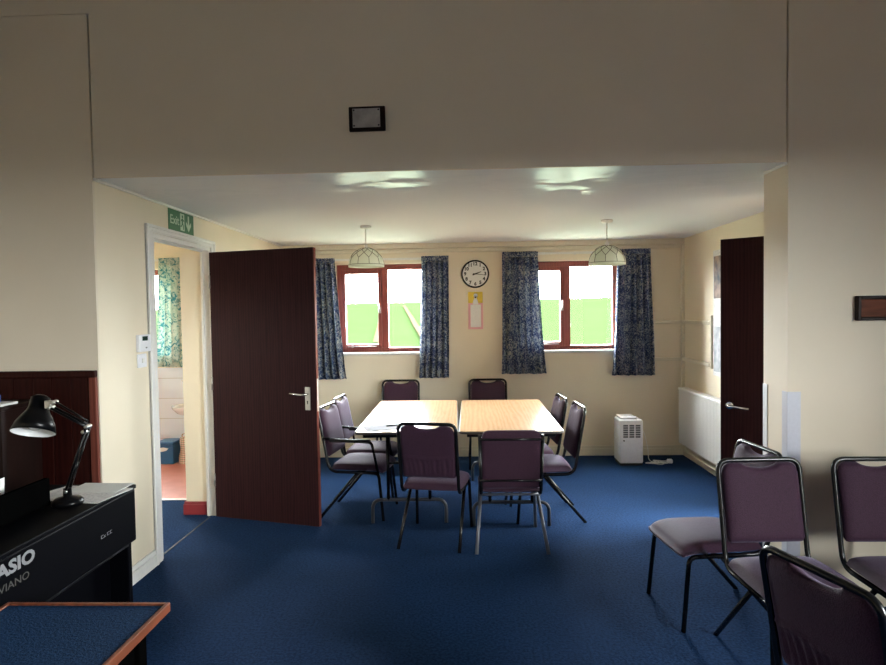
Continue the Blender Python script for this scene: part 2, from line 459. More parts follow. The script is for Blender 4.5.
# skirting, cornice, rails
def skirting(name, segs, mat):
    mb = MB()
    for axis, s0, s1, p, sgn in segs:
        for t, z0, z1 in ((.018, 0, .075), (.012, .075, .105)):
            if axis == 'x': mb.box((s0, min(p, p + sgn * t), z0), (s1, max(p, p + sgn * t), z1), .003)
            else: mb.box((min(p, p + sgn * t), s0, z0), (max(p, p + sgn * t), s1, z1), .003)
    return struct(mb.build(name, mat))
skirting('baseboard_back', [('x', XL, XR, D, -1)], M['trim'])
skirting('baseboard_left', [('y', YB, 3.755, XL, 1), ('y', 4.73, D, XL, 1)], M['white'])
skirting('baseboard_right', [('y', 4.70, D, XR, -1)], M['trim'])
mb = MB(); mb.box((XL, D - .035, H - .055), (XR, D, H), .006); mb.box((XL, D - .022, H - .10), (XR, D, H - .06), .006)
struct(mb.build('trim_3', M['trim']))
mb = MB(); mb.box((XL, YB + .0, H - .016), (XL + .016, D - .03, H), .004); mb.box((XP - .012, YB, H - .016), (XP + .0, YB + .24, H), .004)
struct(mb.build('trim_4', M['white']))
mb = MB()
for z in (1.43, 1.033): mb.box((1.93, D - .03, z - .018), (XR, D, z + .018), .004); mb.box((XR - .03, 5.90, z - .018), (XR, D - .02, z + .018), .004)
mb.box((XR - .022, 5.87, 1.0), (XR, 5.90, 1.50), .004); mb.box((XR - .035, D - .035, .105), (XR, D, H - .06), .008)
struct(mb.build('trim_5', M['trim']))
# threshold bar in the doorway
mb = MB(); mb.box((XL - .040, 3.87, 0), (XL - .028, 4.68, .003)); struct(mb.build('trim_6', M['rubber']))

# wainscot on the left pier
wy = YB - .006
mb = MB()
x = XL - .045
while x > HX0:
    x0 = max(HX0, x - .105); mb.box((x0 + .003, wy - .012, 0), (x, wy, 1.25), .002); x = x0
struct(mb.build('trim_7', M['mahog']), 'dark mahogany tongue and groove wainscot behind the desk lamp')
mb = MB(); mb.box((XL - .045, wy - .022, 0), (XL - .006, wy, 1.25), .003); struct(mb.build('trim_8', M['mahog_post']), 'red brown end post of the dark wainscot')
mb = MB(); mb.box((HX0, wy - .032, 1.25), (XL - .004, wy, 1.287), .006); struct(mb.build('trim_9', M['mahog']), 'dark mahogany top rail of the wainscot')

# corner protectors on the right pier
mb = MB(); mb.box((XP - .003, YB - .0085, .0), (XP + .066, YB - .006, 1.13), .001); mb.box((XP - .003, YB - .0085, 0), (XP, YB + .045, 1.13), .001)
simple('corner_protector', mb, M['greyplastic'], 'pale grey plastic corner protector on the pier edge facing the chairs', 'corner protector', 'corner protectors on the pier')
mb = MB(); mb.box((XP - .003, YB + .205, 0), (XP, YB + .253, 1.145), .001); mb.box((XP - .003, YB + .25, 0), (XP + .05, YB + .253, 1.145), .001)
simple('corner_protector', mb, M['plastic'], 'narrow white plastic corner protector beside the dark right door', 'corner protector', 'corner protectors on the pier')

# windows
def window(idx, w, opener, label):
    x0, x1, z0, z1 = w; y0, y1 = D + .085, D + .15; fw = .05
    root = thing('window_%d' % idx, label, 'window'); root['kind'] = 'structure'
    xm = (x0 + x1) / 2
    mb = MB(); mb.box((x0, y0, z0), (x0 + fw, y1, z1), .004); mb.box((x1 - fw, y0, z0), (x1, y1, z1), .004); mb.box((x0 + fw, y0, z0), (x1 - fw, y1, z0 + .045), .004); mb.box((x0 + fw, y0, z1 - .06), (x1 - fw, y1, z1 - .012), .004); mb.box((xm - .035, y0, z0 + .045), (xm + .035, y1, z1 - .06), .004)
    mb.box((x0, y0 + .01, z1 - .012), (x1, y1, z1))
    mb.build('window_frame', M['frame'], root)
    a0, a1 = (x0 + fw, xm - .035)
    mb = MB(); c = .042; zb, zt = z0 + .045, z1 - .06
    mb.box((a0, y0 - .012, zb), (a0 + c, y1 - .02, zt), .004); mb.box((a1 - c, y0 - .012, zb), (a1, y1 - .02, zt), .004); mb.box((a0 + c, y0 - .012, zb), (a1 - c, y1 - .02, zb + c), .004); mb.box((a0 + c, y0 - .012, zt - c), (a1 - c, y1 - .02, zt), .004)
    cs = mb.build('casement', M['frame'], root)
    mb = MB(); mb.box((a0 + c - .005, y0 + .02, zb + c - .005), (a1 - c + .005, y0 + .026, zt - c + .005)); mb.build('pane', M['glass'], cs)
    mb = MB(); mb.tube(fillet([(a1 - c / 2, y0 - .013, 1.60), (a1 - c / 2, y0 - .035, 1.60), (a1 - c / 2, y0 - .04, 1.68)], .01), .006); mb.box((a1 - c * .8, y0 - .02, 1.57), (a1 - c * .2, y0 - .010, 1.64), .003); mb.build('handle', M['steel'], cs)
    mb = MB(); mb.tube([(a0 + .06, y0 - .022, zb + c * .4), (a1 - .06, y0 - .022, zb + c * .4)], .005); mb.box((a0 + .1, y0 - .026, zb + .004), (a0 + .12, y0 - .010, zb + c * .7)); mb.build('stay', M['steel'], cs)
    b0, b1 = (xm + .035, x1 - fw)
    mb = MB(); mb.box((b0 - .003, y0 + .025, zb - .003), (b1 + .003, y0 + .031, zt + .003)); mb.build('pane', M['glass'], root)
    mb = MB(); mb.box((x0 - .03, D - .035, z0 - .028), (x1 + .03, y0, z0), .006); mb.build('window_sill', M['white'], root)
window(1, W1, 0, 'red brown framed window left of the wall clock')
window(2, W2, 0, 'red brown framed window right of the wall clock')
window(3, W3, 0, 'window behind the teal curtain through the left doorway')

# hall windows (beside and behind the viewpoint)
def plain_window(idx, axis, w, t0, t1, label):
    a0, a1, z0, z1 = w; f = .05
    root = thing('window_%d' % idx, label, 'window'); root['kind'] = 'structure'
    tc = (t0 + t1) / 2
    def bx(mb, p0, p1, q0, q1, d0, d1):
        if axis == 'y': mb.box((d0, p0, q0), (d1, p1, q1), .003)
        else: mb.box((p0, d0, q0), (p1, d1, q1), .003)
    mb = MB(); bx(mb, a0, a0 + f, z0, z1, tc - .03, tc + .03); bx(mb, a1 - f, a1, z0, z1, tc - .03, tc + .03); bx(mb, a0 + f, a1 - f, z0, z0 + f, tc - .03, tc + .03); bx(mb, a0 + f, a1 - f, z1 - f, z1, tc - .03, tc + .03)
    mb.build('window_frame', M['frame'], root)
    mb = MB(); bx(mb, a0 + f - .004, a1 - f + .004, z0 + f - .004, z1 - f + .004, tc - .003, tc + .003); mb.build('pane', M['glass'], root)
for k, w in enumerate(HW): plain_window(4 + k, 'y', w, HX1, HX1 + .2, ['hall window at the right hand side of the viewpoint'][k])
plain_window(8, 'y', W8, XR + 1.0, XR + 1.1, 'added lobby window beyond the right door, out of view, to light the annex')  # added opening, lets extra daylight through the right doorway
plain_window(9, 'y', W9, -4.6, -4.4, 'added side window beyond the left doorway, out of view, to light the tiles')  # unseen, added to brighten the tiled wall
plain_window(7, 'y', W7, -4.6, -4.4, 'added corridor window beyond the left doorway, out of view, to light the stub wall')  # unseen, added to brighten the wall stub and doorway

# doors
def leaf(root, L, hz, mats, flip):
    # local: hinge at origin, leaf along +X, room-facing side is -Y
    mb = MB(); mb.box((0, 0, .012), (L, .044, hz), .002); lf = mb.build('leaf', mats, root)
    return lf
# left door
root = thing('door_1', 'open dark wood door with lever handle at the left doorway', 'door', (XL + .024, 4.655, 0), math.atan2(4.415 - 4.655, -1.092 - (XL + .024)) ); root['kind'] = 'structure'
LW = math.hypot(4.415 - 4.655, -1.092 - (XL + .024))
lf = leaf(root, LW, 2.056, M['sapele'], False)
mb = MB(); mb.box((LW, .008, .012), (LW + .004, .036, 2.05)); mb.build('edge_strip', M['mahog_post'], lf)
mb = MB(); mb.box((LW + .004, .011, .86), (LW + .006, .033, 1.10), .001); mb.build('latch_plate', M['steel'], lf)
hh = 1.0
mb = MB(); mb.box((LW - .085, -.008, hh - .13), (LW - .042, 0, hh + .04), .004); hp = mb.build('handle_plate', M['steel'], root)
mb = MB(); mb.tube(fillet([(LW - .063, -.004, hh - .012), (LW - .063, -.05, hh - .012), (LW - .10, -.055, hh - .012), (LW - .185, -.05, hh - .004)], .02), [.009] * 16 if False else .0085, 12); mb.build('lever', M['chrome'], hp)
mb = MB(); mb.lathe([(0, 0), (.006, 0), (.006, .002), (0, .002)], 12, Matrix.Translation((LW - .063, -.0105, hh - .066)) @ Matrix.Rotation(PI / 2, 4, 'X')); mb.box((LW - .066, -.0105, hh - .085), (LW - .060, -.008, hh - .066)); mb.build('keyhole', M['ink'], hp)
mb = MB()
for z in (.25, 1.0, 1.78): mb.tube([(-.002, .0, z), (-.002, .0, z + .1)], .007)
mb.build('hinge', M['steel'], root)
# frame of the left doorway
root = thing('trim_10', 'white painted frame around the left doorway', 'trim'); root['kind'] = 'structure'
d0, d1, dz = 3.84, 4.735, 2.103
mb = MB()
for s, y in ((1, d0), (-1, d1)):
    mb.box((XL - .07, min(y, y + s * .028), 0), (XL + .002, max(y, y + s * .028), dz), .002)
    mb.box((XL - .06, min(y + s * .028, y + s * .04), 0), (XL - .045, max(y + s * .028, y + s * .04), dz - .028), .002)
mb.box((XL - .07, d0 + .028, dz - .028), (XL + .002, d1 - .028, dz), .002); mb.box((XL - .06, d0 + .028, dz - .04), (XL - .045, d1 - .028, dz - .028), .002)
mb.build('lining', M['white'], root)
mb = MB()
for y0, y1 in ((d0 - .085, d0), (d1, d1 + .062)):
    mb.box((XL, y0, 0), (XL + .014, y1, dz + .0), .004); mb.box((XL, y0 if y0 < 4 else y1 - .026, 0), (XL + .022, y0 + .026 if y0 < 4 else y1, dz + .03), .005)
mb.box((XL, d0 - .085, dz), (XL + .014, d1 + .062, dz + .05), .004); mb.box((XL, d0 - .085, dz + .03), (XL + .022, d1 + .062, dz + .05), .005); mb.box((XL, d0 - .02, dz + .008), (XL + .018, d1 + .02, dz + .018), .004)
mb.build('architrave', M['white'], root)
# right door
hx, hy = XR - .005, 3.925; fx, fy = 1.785, 4.332
root = thing('door_2', 'dark wood door standing open beyond the right pier', 'door', (hx, hy, 0), math.atan2(fy - hy, fx - hx)); root['kind'] = 'structure'
LR = math.hypot(fx - hx, fy - hy)
mb = MB(); mb.box((0, 0, .012), (LR, .04, 2.04), .002); mb.build('leaf', M['sapele'], root)
mb = MB(); mb.lathe([(0, 0), (.026, 0), (.026, .008), (.014, .012), (0, .012)], 20, Matrix.Translation((LR - .06, .04, .90)) @ Matrix.Rotation(-PI / 2, 4, 'X')); rs = mb.build('handle_rose', M['chrome'], root)
mb = MB(); mb.tube(fillet([(LR - .06, .045, .90), (LR - .06, .085, .90), (LR - .09, .092, .90), (LR - .19, .088, .893)], .02), .0085, 12); mb.build('lever', M['chrome'], rs)

# ------------------------------------------------------------------ outside: the field
def terr(X, Y):
    crest = 1.57 + 75 * (.0180 + .010 * (X / 75.0)) + .12 * noise.noise(Vector((X * .12, 3.1, 0)))
    if Y <= 75: z = -.25 + (crest + .25) * (Y - 7) / 68
    else: z = crest - (Y - 75) * .02
    return z + .05 * noise.noise(Vector((X * .15, Y * .15, 0)))
mb = MB(); mb.sheet(lambda u, v: Vector((-60 + 120 * u, 6.95 + 93 * v * v, terr(-60 + 120 * u, 6.95 + 93 * v * v))), 80, 70)
struct(mb.build('ground', M['field']), 'bright green crop field rising to the skyline beyond the windows')
for k, (p0, p1, p2) in enumerate((((-1.19, 20), (-3.56, 40), (-5.95, 60)), ((-3.17, 21.7), (-5.2, 38), (-7.8, 58)))):
    def f(u, v, p0=p0, p1=p1, p2=p2):
        if v < .5: a, b, t = p0, p1, v * 2
        else: a, b, t = p1, p2, v * 2 - 1
        x = a[0] + (b[0] - a[0]) * t + (u - .5) * (.20 if k else .26); y = a[1] + (b[1] - a[1]) * t
        return Vector((x, y, terr(x, y) + .14))
    mb = MB(); mb.sheet(f, 2, 40); struct(mb.build('trim_%d' % (11 + k), M['track']), ['bare soil wheel track curving up the field, right of the pair', 'bare soil wheel track up the field, left of the pair'][k])
M['gravel'] = noisy('pale_bounce_strip', (.088, .104, .074), (.112, .130, .096), 3, rough=1, spec=0)
mb = MB(); mb.sheet(lambda u, v: Vector((-30 + 60 * u, 6.95 + 9.5 * v, terr(-30 + 60 * u, 6.95 + 9.5 * v) + .06)), 40, 12); struct(mb.build('ground_bounce', M['gravel']))  # unseen pale strip added to bounce daylight up to the low ceiling
mb = MB(); mb.box((-60, HY0 - 40, -.4), (60, D + .3, -.35)); M['tarmac'] = noisy('pale_yard', (.022, .019, .016), (.028, .024, .020), 2, rough=1, spec=0)
struct(mb.build('ground_yard', M['tarmac']))

# ------------------------------------------------------------------ chairs
def back_frame(t, s, n=0.0):
    """point on the reclined back plane: t across, s along the upright from z=.415, n forward"""
    return Vector((t, -.19 - .20 * (s - .06) + .98 * n, .36 + .98 * s + .20 * n))

def pad_mb(w, s0, s1, th, dip, ruche, nfront=.016):
    hw = w / 2; nu, nv = 36, 30
    def top(x):
        rc = .05; e = s1
        if abs(x) > hw - rc: e -= rc - math.sqrt(max(0, rc * rc - (abs(x) - hw + rc) ** 2))
        if dip and abs(x) < .085: e -= dip * (1 - (abs(x) / .085) ** 2) ** .6
        return e
    def bot(x):
        rc = .02; e = s0
        if abs(x) > hw - rc: e += rc - math.sqrt(max(0, rc * rc - (abs(x) - hw + rc) ** 2))
        return e
    def puff(u, v):
        a = 1 - abs(2 * u - 1) ** 6; c = 1 - abs(2 * v - 1) ** 8
        return max(0, a * c) ** .5
    def P(u, v, side):
        x = -hw + w * u; s = bot(x) + (top(x) - bot(x)) * v
        p = puff(u, v)
        if side > 0: n = .004 + (nfront + .012) * p
        else:
            n = -.004 - (th - .016) * p * .6
            if ruche and v < .42:
                q = (v / .42)
                n += .005 * p * sin(u * 70 + 3 * noise.noise(Vector((u * 6, v * 4, 1)))) * sin(PI * q) ** .7
                n -= .006 * math.exp(-((v - .42) / .04) ** 2)
        return back_frame(x, s, n)
    mb = MB(); mb.sheet(lambda u, v: P(u, v, 1), nu, nv, lambda u, v: P(u, v, -1)); return mb

def seat_mb(w=.425, d=.43, z0=.372):
    hw = w / 2; y0, y1 = -.185, .245
    def xy(u, v):
        a, b2 = 2 * u - 1, 2 * v - 1
        # square to rounded square
        k = .10
        x = a * math.sqrt(1 - k * b2 * b2 * abs(b2) ** 4); y = b2 * math.sqrt(1 - k * a * a * abs(a) ** 4)
        return x * hw * (1 - .03 * (b2 < 0) * abs(b2)), (y0 + y1) / 2 + y * (y1 - y0) / 2
    def topf(u, v):
        x, y = xy(u, v); a, b2 = abs(2 * u - 1), 2 * v - 1
        e = (max(0, 1 - a ** 7) * max(0, 1 - abs(b2) ** 7)) ** .42
        z = z0 + .014 + .042 * e + .012 * (1 - a * a) * (1 - b2 * b2)
        if b2 > .45: z -= .022 * ((b2 - .45) / .55) ** 2
        return Vector((x, y, z))
    def botf(u, v):
        x, y = xy(u, v); a, b2 = abs(2 * u - 1), 2 * v - 1
        e = (max(0, 1 - a ** 8) * max(0, 1 - abs(b2) ** 8)) ** .5
        z = z0 + .014 - .014 * e
        if b2 > .6: z -= .010 * ((b2 - .6) / .4) ** 2
        return Vector((x, y, z))
    mb = MB(); mb.sheet(topf, 26, 26, botf); return mb

def make_chair(label, group, kind):
    root = thing('stacking_chair', label, 'chair', group=group)
    X = .195; R = .0115
    fabric = M['plum'] if kind == 'barred' else M['purple']
    tube = M['tube']
    seat_mb().build('seat', fabric, root)
    if kind == 'barred':
        pad_mb(.385, .05, .455, .034, 0, False).build('backrest', M['plum'], root)
        for sx in (-1, 1):
            mb = MB(); mb.tube(fillet([(sx * X, .12, .36), (sx * X, -.19, .36), back_frame(sx * .203, .425)], .07), R); mb.build('frame', tube, root)
        for s in (.115, .402):
            mb = MB(); mb.tube([back_frame(-.203, s, -.024), back_frame(.203, s, -.024)], .0075); mb.build('back_bar', tube, root)
        legm = M['tube_grey']; foot = .232
        mb = MB(); mb.tube([(-.212, -.045, .325), (.212, -.045, .325)], .009); mb.build('rear_bar', M['tube_grey'], root)
    else:
        pad_mb(.366,   .115, .481, .034, .024, True).build('backrest', fabric, root)
        top = back_frame(X, .4925)
        mb = MB(); mb.tube(fillet([(X, .12, .36), (X, -.19, .36), top, (-top.x, top.y, top.z), (-X, -.19, .36), (-X, .12, .36)], [.05, .07, .055, .055, .07, .05]), R, 12)
        mb.build('frame', tube, root); legm = tube; foot = .207
    for sx in (-1, 1):
        mb = MB(); mb.tube(fillet([(sx * .205, .235, .0), (sx * X, .20, .36), (sx * X, .12, .36)], .05), R); mb.build('leg', legm, root)
    for sx in (-1, 1):
        mb = MB(); mb.tube([(sx * (X - .004), .03, .348), (sx * foot, -.27, 0)], R); mb.build('leg', legm, root)
    mb = MB(); mb.tube([(-X, .05, .353), (X, .05, .353)], .009); mb.build('crossbar', tube, root)
    if kind == 'arm':
        for sx in (-1, 1):
            a = back_frame(sx * .212, .27)
            mb = MB(); mb.tube(fillet([(sx * .205, .20, .36), (sx * .232, .16, .60), (a.x + sx * .015, a.y + .01, a.z + .0), (a.x - sx * .008, a.y, a.z)], [0, .03, .02, 0]), .010)
            pad = mb.build('armrest', tube, root)
            mb = MB(); mb.box((sx * .232 - .018, -.17, .598), (sx * .232 + .018, .15, .622), .008, 3, smooth=True); mb.build('arm_pad', M['rubber'], pad)
    return root

G1 = 'purple stacking chairs around the joined tables'; G2 = 'loose purple chairs at the right of the hall'
rad = math.radians
proto = make_chair('purple chair with top hand slot, back to the viewer, left of the front pair', G1, 'slot')
at(proto, (-.214, 4.25, 0), rad(-10))
barred = make_chair('plum chair with barred straight-topped back and grey legs at the table front', G1, 'barred')
at(barred, (.287, 4.20, 0), rad(0))
arm = make_chair('purple armchair with black arms at the left table end, beside the open door', G1, 'arm')
at(arm, (-.84, 4.81, 0), rad(-98))
for x, y, r_, lab in ((-.835, 5.29, -95, 'purple chair at the left table end, beyond the armchair'),
                      (.592, 4.715, 93, 'purple chair at the right table end, nearer the viewer'),
                      (.53, 5.18, 94, 'purple chair at the right table end, nearer the window wall'),
                      (-.70, 6.30, 180, 'purple chair behind the table under the left window'),
                      (.235, 6.30, 180, 'purple chair behind the table below the wall clock')):
    dup(proto, (x, y, 0), rad(r_), lab, G1)
for x, y, r_, lab in ((1.25, 3.205, 96.7, 'purple chair seen side-on, seat toward the table, beside the white corner protector'),
                      (1.405, 2.69, 183, 'purple chair facing the viewer in front of the side-on chair'),
                      (1.935, 2.69, 180, 'purple chair against the pier under the wooden plaque, cut by the right edge'),
                      (1.22, 1.79, -73, 'dark chair nearest the viewer, back turned, at the lower right corner')):
    dup(proto, (x, y, 0), rad(r_), lab, G2)

# ------------------------------------------------------------------ tables
def rrect(x0, x1, y0, y1, r, n=5):
    out = []
    for cx, cy, a in ((x1 - r, y1 - r, 0), (x0 + r, y1 - r, 90), (x0 + r, y0 + r, 180), (x1 - r, y0 + r, 270)):
        for k in range(n + 1): t = rad(a + 90 * k / n); out.append((cx + r * cos(t), cy + r * sin(t)))
    return out
def make_table(label, fy):
    root = thing('folding_table', label, 'table', group='two folding tables pushed together')
    w, l = .733, 1.55
    mb = MB(); mb.prism(rrect(-w / 2, w / 2, 0, l, .045), .703, .724); tp = mb.build('tabletop', M['oak'], root)
    mb = MB(); mb.tube([Vector((x, y, .711)) for x, y in rrect(-w / 2 , w / 2, 0, l, .045)], .0075, 8, closed=True); mb.build('edge_strip', M['edge'], tp)
    mb = MB(); mb.box((-w / 2 + .05, .05, .672), (-w / 2 + .08, l - .05, .703), .003); mb.box((w / 2 - .08, .05, .672), (w / 2 - .05, l - .05, .703), .003); mb.box((-w / 2 + .08, .05, .672), (w / 2 - .08, .08, .703), .003); mb.box((-w / 2 + .08, l - .08, .672), (w / 2 - .08, l - .05, .703), .003)
    mb.build('underframe', M['tube'], root)
    for y in (fy, l - .20):
        for sx in (-1, 1):
            mb = MB(); mb.tube([(sx * .155, y, .69), (sx * .155, y, .17)], .0125); mb.build('leg', M['tube'], root)
        mb = MB(); mb.tube(fillet([(-.275, y, 0), (-.275, y, .175), (.275, y, .175), (.275, y, 0)], .07), .0125, 12); mb.build('foot', M['tube_foot'], root)
        mb = MB(); mb.tube([(0, y, .45), (0, y + (.3 if y < .5 else -.3), .68)], .007); mb.tube([(-.155, y, .45), (.155, y, .45)], .008); mb.build('brace', M['tube'], root)
    return root
tb = make_table('oak laminate folding table, left of the joined pair, with papers on it', .20)
at(tb, (-.431, 4.335, 0), rad(.9))
tb = make_table('oak laminate folding table, right of the joined pair, with bare top', .14); at(tb, (.319, 4.325, 0), rad(-.35))

# papers and pen on the left table
mb = MB()
for k in range(3): mb.box((-.105, -.145, .0012 * k), (.105, .145, .0012 * k + .001), mat=Matrix.Rotation(rad(3 * k - 3), 4, 'Z'))
simple('paper_stack', mb, M['greypaper'], 'white papers lying at the front edge of the left table', 'papers', loc=(-.61, 4.50, .7245), rz=rad(-72))
mb = MB(); mb.tube([(-.07, 0, .004), (.06, 0, .004)], .004); body = simple('pen', mb, M['black'], 'black pen lying across the papers on the left table', 'pen', loc=(-.53, 4.55, .728), rz=rad(25))
mb = MB(); mb.tube([(.06, 0, .004), (.072, 0, .004)], [.004, .001]); mb.build('tip', M['steel'], body)

# ------------------------------------------------------------------ curtains
def curtain(label, tx0, tx1, bx0, bx1, zt, zb, folds, mat, y, grp, seed, head=.055):
    root = thing('curtain', label, 'curtain', group=grp)
    def P(u, v, off):
        # v 0 bottom..1 top
        t = v ** .8
        x0 = bx0 + (tx0 - bx0) * t; x1 = bx1 + (tx1 - bx1) * t
        a = .048 * (1 - .4 * v)
        ph = 2 * PI * folds * u + .9 * noise.noise(Vector((u * 3, v * 1.2, seed)))
        x = x0 + (x1 - x0) * u + .010 * sin(2 * ph) * (1 - v)
        yy = y - a * sin(ph) - .010 * noise.noise(Vector((u * 5, v * 2, seed + 5))) + off
        z = zb + (zt - zb) * v + .008 * noise.noise(Vector((u * 6, 0, seed))) * (1 - v)
        return Vector((x, yy, z))
    vt = 1 - head / (zt - zb)
    mb = MB(); mb.sheet(lambda u, v: P(u, v * vt, 0), 90, 30, lambda u, v: P(u, v * vt, .003)); mb.build('drop', mat, root)
    def Q(u, v, off):
        p = P(u, vt, off); z = p.z + v * head + .006 * noise.noise(Vector((u * 30, v, seed))) * v
        return Vector((p.x, y - .012 + off - .012 * sin(2 * PI * folds * 3 * u + seed) * (.35 + .65 * abs(2 * v - 1)) - (.006 if .3 < v < .7 else 0) * -1, z))
    mb = MB(); mb.sheet(lambda u, v: Q(u, v, 0), 110, 6, lambda u, v: Q(u, v, .004)); mb.build('heading', mat, root)
    return root
GC = 'navy patterned curtains at the two windows'
curtain('navy patterned curtain on the left of the left window, next to the open door', -1.61, -1.39, -1.59, -1.285, 2.168, .865, 4, M['navycurtain'], D - .075, GC, 1)
curtain('navy patterned curtain on the right of the left window, beside the clock', -.453, -.165, -.50, -.18, 2.172, .868, 5, M['navycurtain'], D - .075, GC, 2)
curtain('navy patterned curtain on the left of the right window, beside the clock', .405, .78, .385, .865, 2.200, .90, 6, M['navycurtain'], D - .075, GC, 3)
curtain('navy patterned curtain on the right of the right window, near the room corner', 1.62, 1.965, 1.555, 2.01, 2.208, .872, 6, M['navycurtain'], D - .075, GC, 4)
curtain('teal and cream leaf print curtain seen through the left doorway', -3.315, -3.06, -3.375, -3.02, 2.205, 1.02, 4, M['tealcurtain'], D - .07, None, 5)
def rail(label, x0, x1, z, grp):
    root = thing('curtain_rail', label, 'curtain rail', group=grp)
    mb = MB(); mb.box((x0, D - .045, z - .012), (x1, D - .030, z + .012), .003); mb.build('track', M['white'], root)
    for x in (x0 + .1, (x0 + x1) / 2, x1 - .1):
        mb = MB(); mb.box((x - .01, D - .032, z - .016), (x + .01, D, z + .016), .003); mb.build('bracket', M['white'], root)
rail('white curtain rail above the left window', -1.60, -.17, 2.150, 'curtain rails')
rail('white curtain rail above the right window', .41, 1.96, 2.182, 'curtain rails')
rail('white curtain rail over the window through the left doorway', -4.3, -3.05, 2.185, 'curtain rails')

# ------------------------------------------------------------------ pendant lamps
def pendant(label, x, y, zb, grp):
    root = thing('pendant_lamp', label, 'ceiling lamp', (x, y, zb), group=grp)
    top = H - zb
    mb = MB(); mb.lathe([(0, top), (.048, top), (.048, top - .012), (.040, top - .022), (.012, top - .028), (0, top - .028)], 28); mb.build('ceiling_rose', M['white'], root)
    Rr, Hh = .152, .145
    mb = MB(); mb.tube([(0, 0, top - .02), (0, 0, Hh + .02)], .0045); mb.build('cord', M['white'], root)
    mb = MB(); mb.lathe([(0, Hh + .03), (.012, Hh + .028), (.016, Hh + .005), (.016, Hh - .045), (0, Hh - .045)], 18); mb.build('lamp_holder', M['white'], root)
    mb = MB(); mb.lathe([(0, Hh - .04), (.018, Hh - .05), (.03, Hh - .085), (.022, Hh - .11), (0, Hh - .118)], 18); mb.build('bulb', M['ceramic'], root)
    def dome(t):  # t 0 rim .. 1 crown
        a = .12 + t * (PI / 2 - .12); return Rr * cos(a) / cos(.12), Hh * (sin(a) - sin(.12)) / (1 - sin(.12))
    prof = [(Rr * 1.0, -.018)] + [dome(k / 14) for k in range(13)] + [(.017, Hh - .003)]
    inner = [(max(.017, r - .003), z - (0.0 if k == 0 else .002)) for k, (r, z) in enumerate(prof)]
    mb = MB(); mb.lathe(prof + list(reversed(inner)), 40); sh = mb.build('lamp_shade', M['shade'], root)
    n = 10; mb = MB()
    def pt(t, a):
        r, z = dome(t); return Vector(((r + .0012) * cos(a), (r + .0012) * sin(a), z + .0008))
    for k in range(n):
        a0 = 2 * PI * k / n
        for sgn in (1, -1):
            mb.tube([pt(.24 + .66 * j / 12, a0 + sgn * (2 * PI / n) * 1.5 * j / 12) for j in range(13)], .0022, 5)
        mb.tube([pt(.24 * j / 4, a0) for j in range(5)], .0022, 5)
        mb.tube([Vector((Rr + .001, 0, 0)) * 1, Vector((Rr + .001, 0, -.016))], .0015, 5) if False else None
    mb.tube([(Rr * cos(2 * PI * k / 40), Rr * sin(2 * PI * k / 40), 0) for k in range(40)], .0022, 5, closed=True)
    mb.build('lattice', M['lead'], sh)
pendant('pale green dome pendant lamp hanging before the left window', -.835, 5.24, 1.985, 'pale pendant lamps')
pendant('pale green dome pendant lamp hanging before the right window', 1.192, 5.18, 1.962, 'pale pendant lamps')

# ------------------------------------------------------------------ clock and notice
RX = Matrix.Rotation(PI / 2, 4, 'X')     # local xy -> wall xz facing -Y
root = thing('wall_clock', 'round white wall clock with black rim between the windows', 'clock', (.118, D, 1.977))
mb = MB(); mb.lathe([(0, 0), (.147, 0), (.150, .01), (.149, .028), (.143, .034), (.136, .030), (.134, .02), (0, .02)], 48, RX); mb.build('rim', M['black'], root)
mb = MB(); mb.lathe([(0, .0215), (.136, .0215), (.136, .018)], 48, RX, smooth=False); mb.build('dial', M['paper'], root)
mb = MB()
for h in range(1, 13):
    a = PI / 2 - 2 * PI * h / 12
    mb.text(str(h), .050, RX @ Matrix.Translation((.108 * cos(a), .108 * sin(a), .0222)), .0004, .0022)
mb.build('numerals', M['ink'], root)
mb = MB(); mb.prism([(-.03, -.007), (.062, -.004), (.072, 0), (.062, .004), (-.03, .007)], .024, .0255, RX @ Matrix.Rotation(rad(20), 4, 'Z')); mb.build('hour_hand', M['ink'], root)
mb = MB(); mb.prism([(-.025, -.004), (.10, -.002), (.10, .002), (-.025, .004)], .027, .0282, RX @ Matrix.Rotation(rad(-7), 4, 'Z')); mb.lathe([(0, .029), (.008, .029), (.008, .02), (0, .02)], 14, RX); mb.build('minute_hand', M['ink'], root)

root = thing('hanging_notice', 'yellow and pink hanging notice board below the clock', 'notice', (.117, D, 1.58))
mb = MB(); mb.box((-.078, -.008, .085), (.078, 0, .205), .004); mb.build('yellow_card', M['yellow'], root)
mb = MB(); mb.box((-.080, -.010, -.198), (.080, -.001, .085), .003); mb.build('pink_card', M['pink'], root)
mb = MB(); mb.box((-.055, -.0125, -.175), (.058, -.010, .068)); mb.build('sheet', M['paper'], root)
mb = MB(); mb.prism([(-.03, .07), (.032, .07), (.026, .105), (.012, .14), (.018, .165), (-.014, .165), (-.012, .14), (-.026, .105)], .010, .0125, RX); mb.lathe([(0, .0125), (.022, .0125), (.022, .009), (0, .009)], 18, Matrix.Translation((.002, 0, .165)) @ RX); hk = mb.build('white_tag', M['paper'], root)
mb = MB(); mb.lathe([(0, .0145), (.009, .0145), (.009, .012), (0, .012)], 14, Matrix.Translation((.0, 0, .145)) @ RX); mb.build('stud', M['ink'], hk)
mb = MB(); mb.tube([(.004, -.006, .20), (.004, -.008, .248)], .002, 6); mb.tube([(.028, -.006, .195), (.006, -.007, .16)], .002, 6); mb.build('string', M['paper'], root)

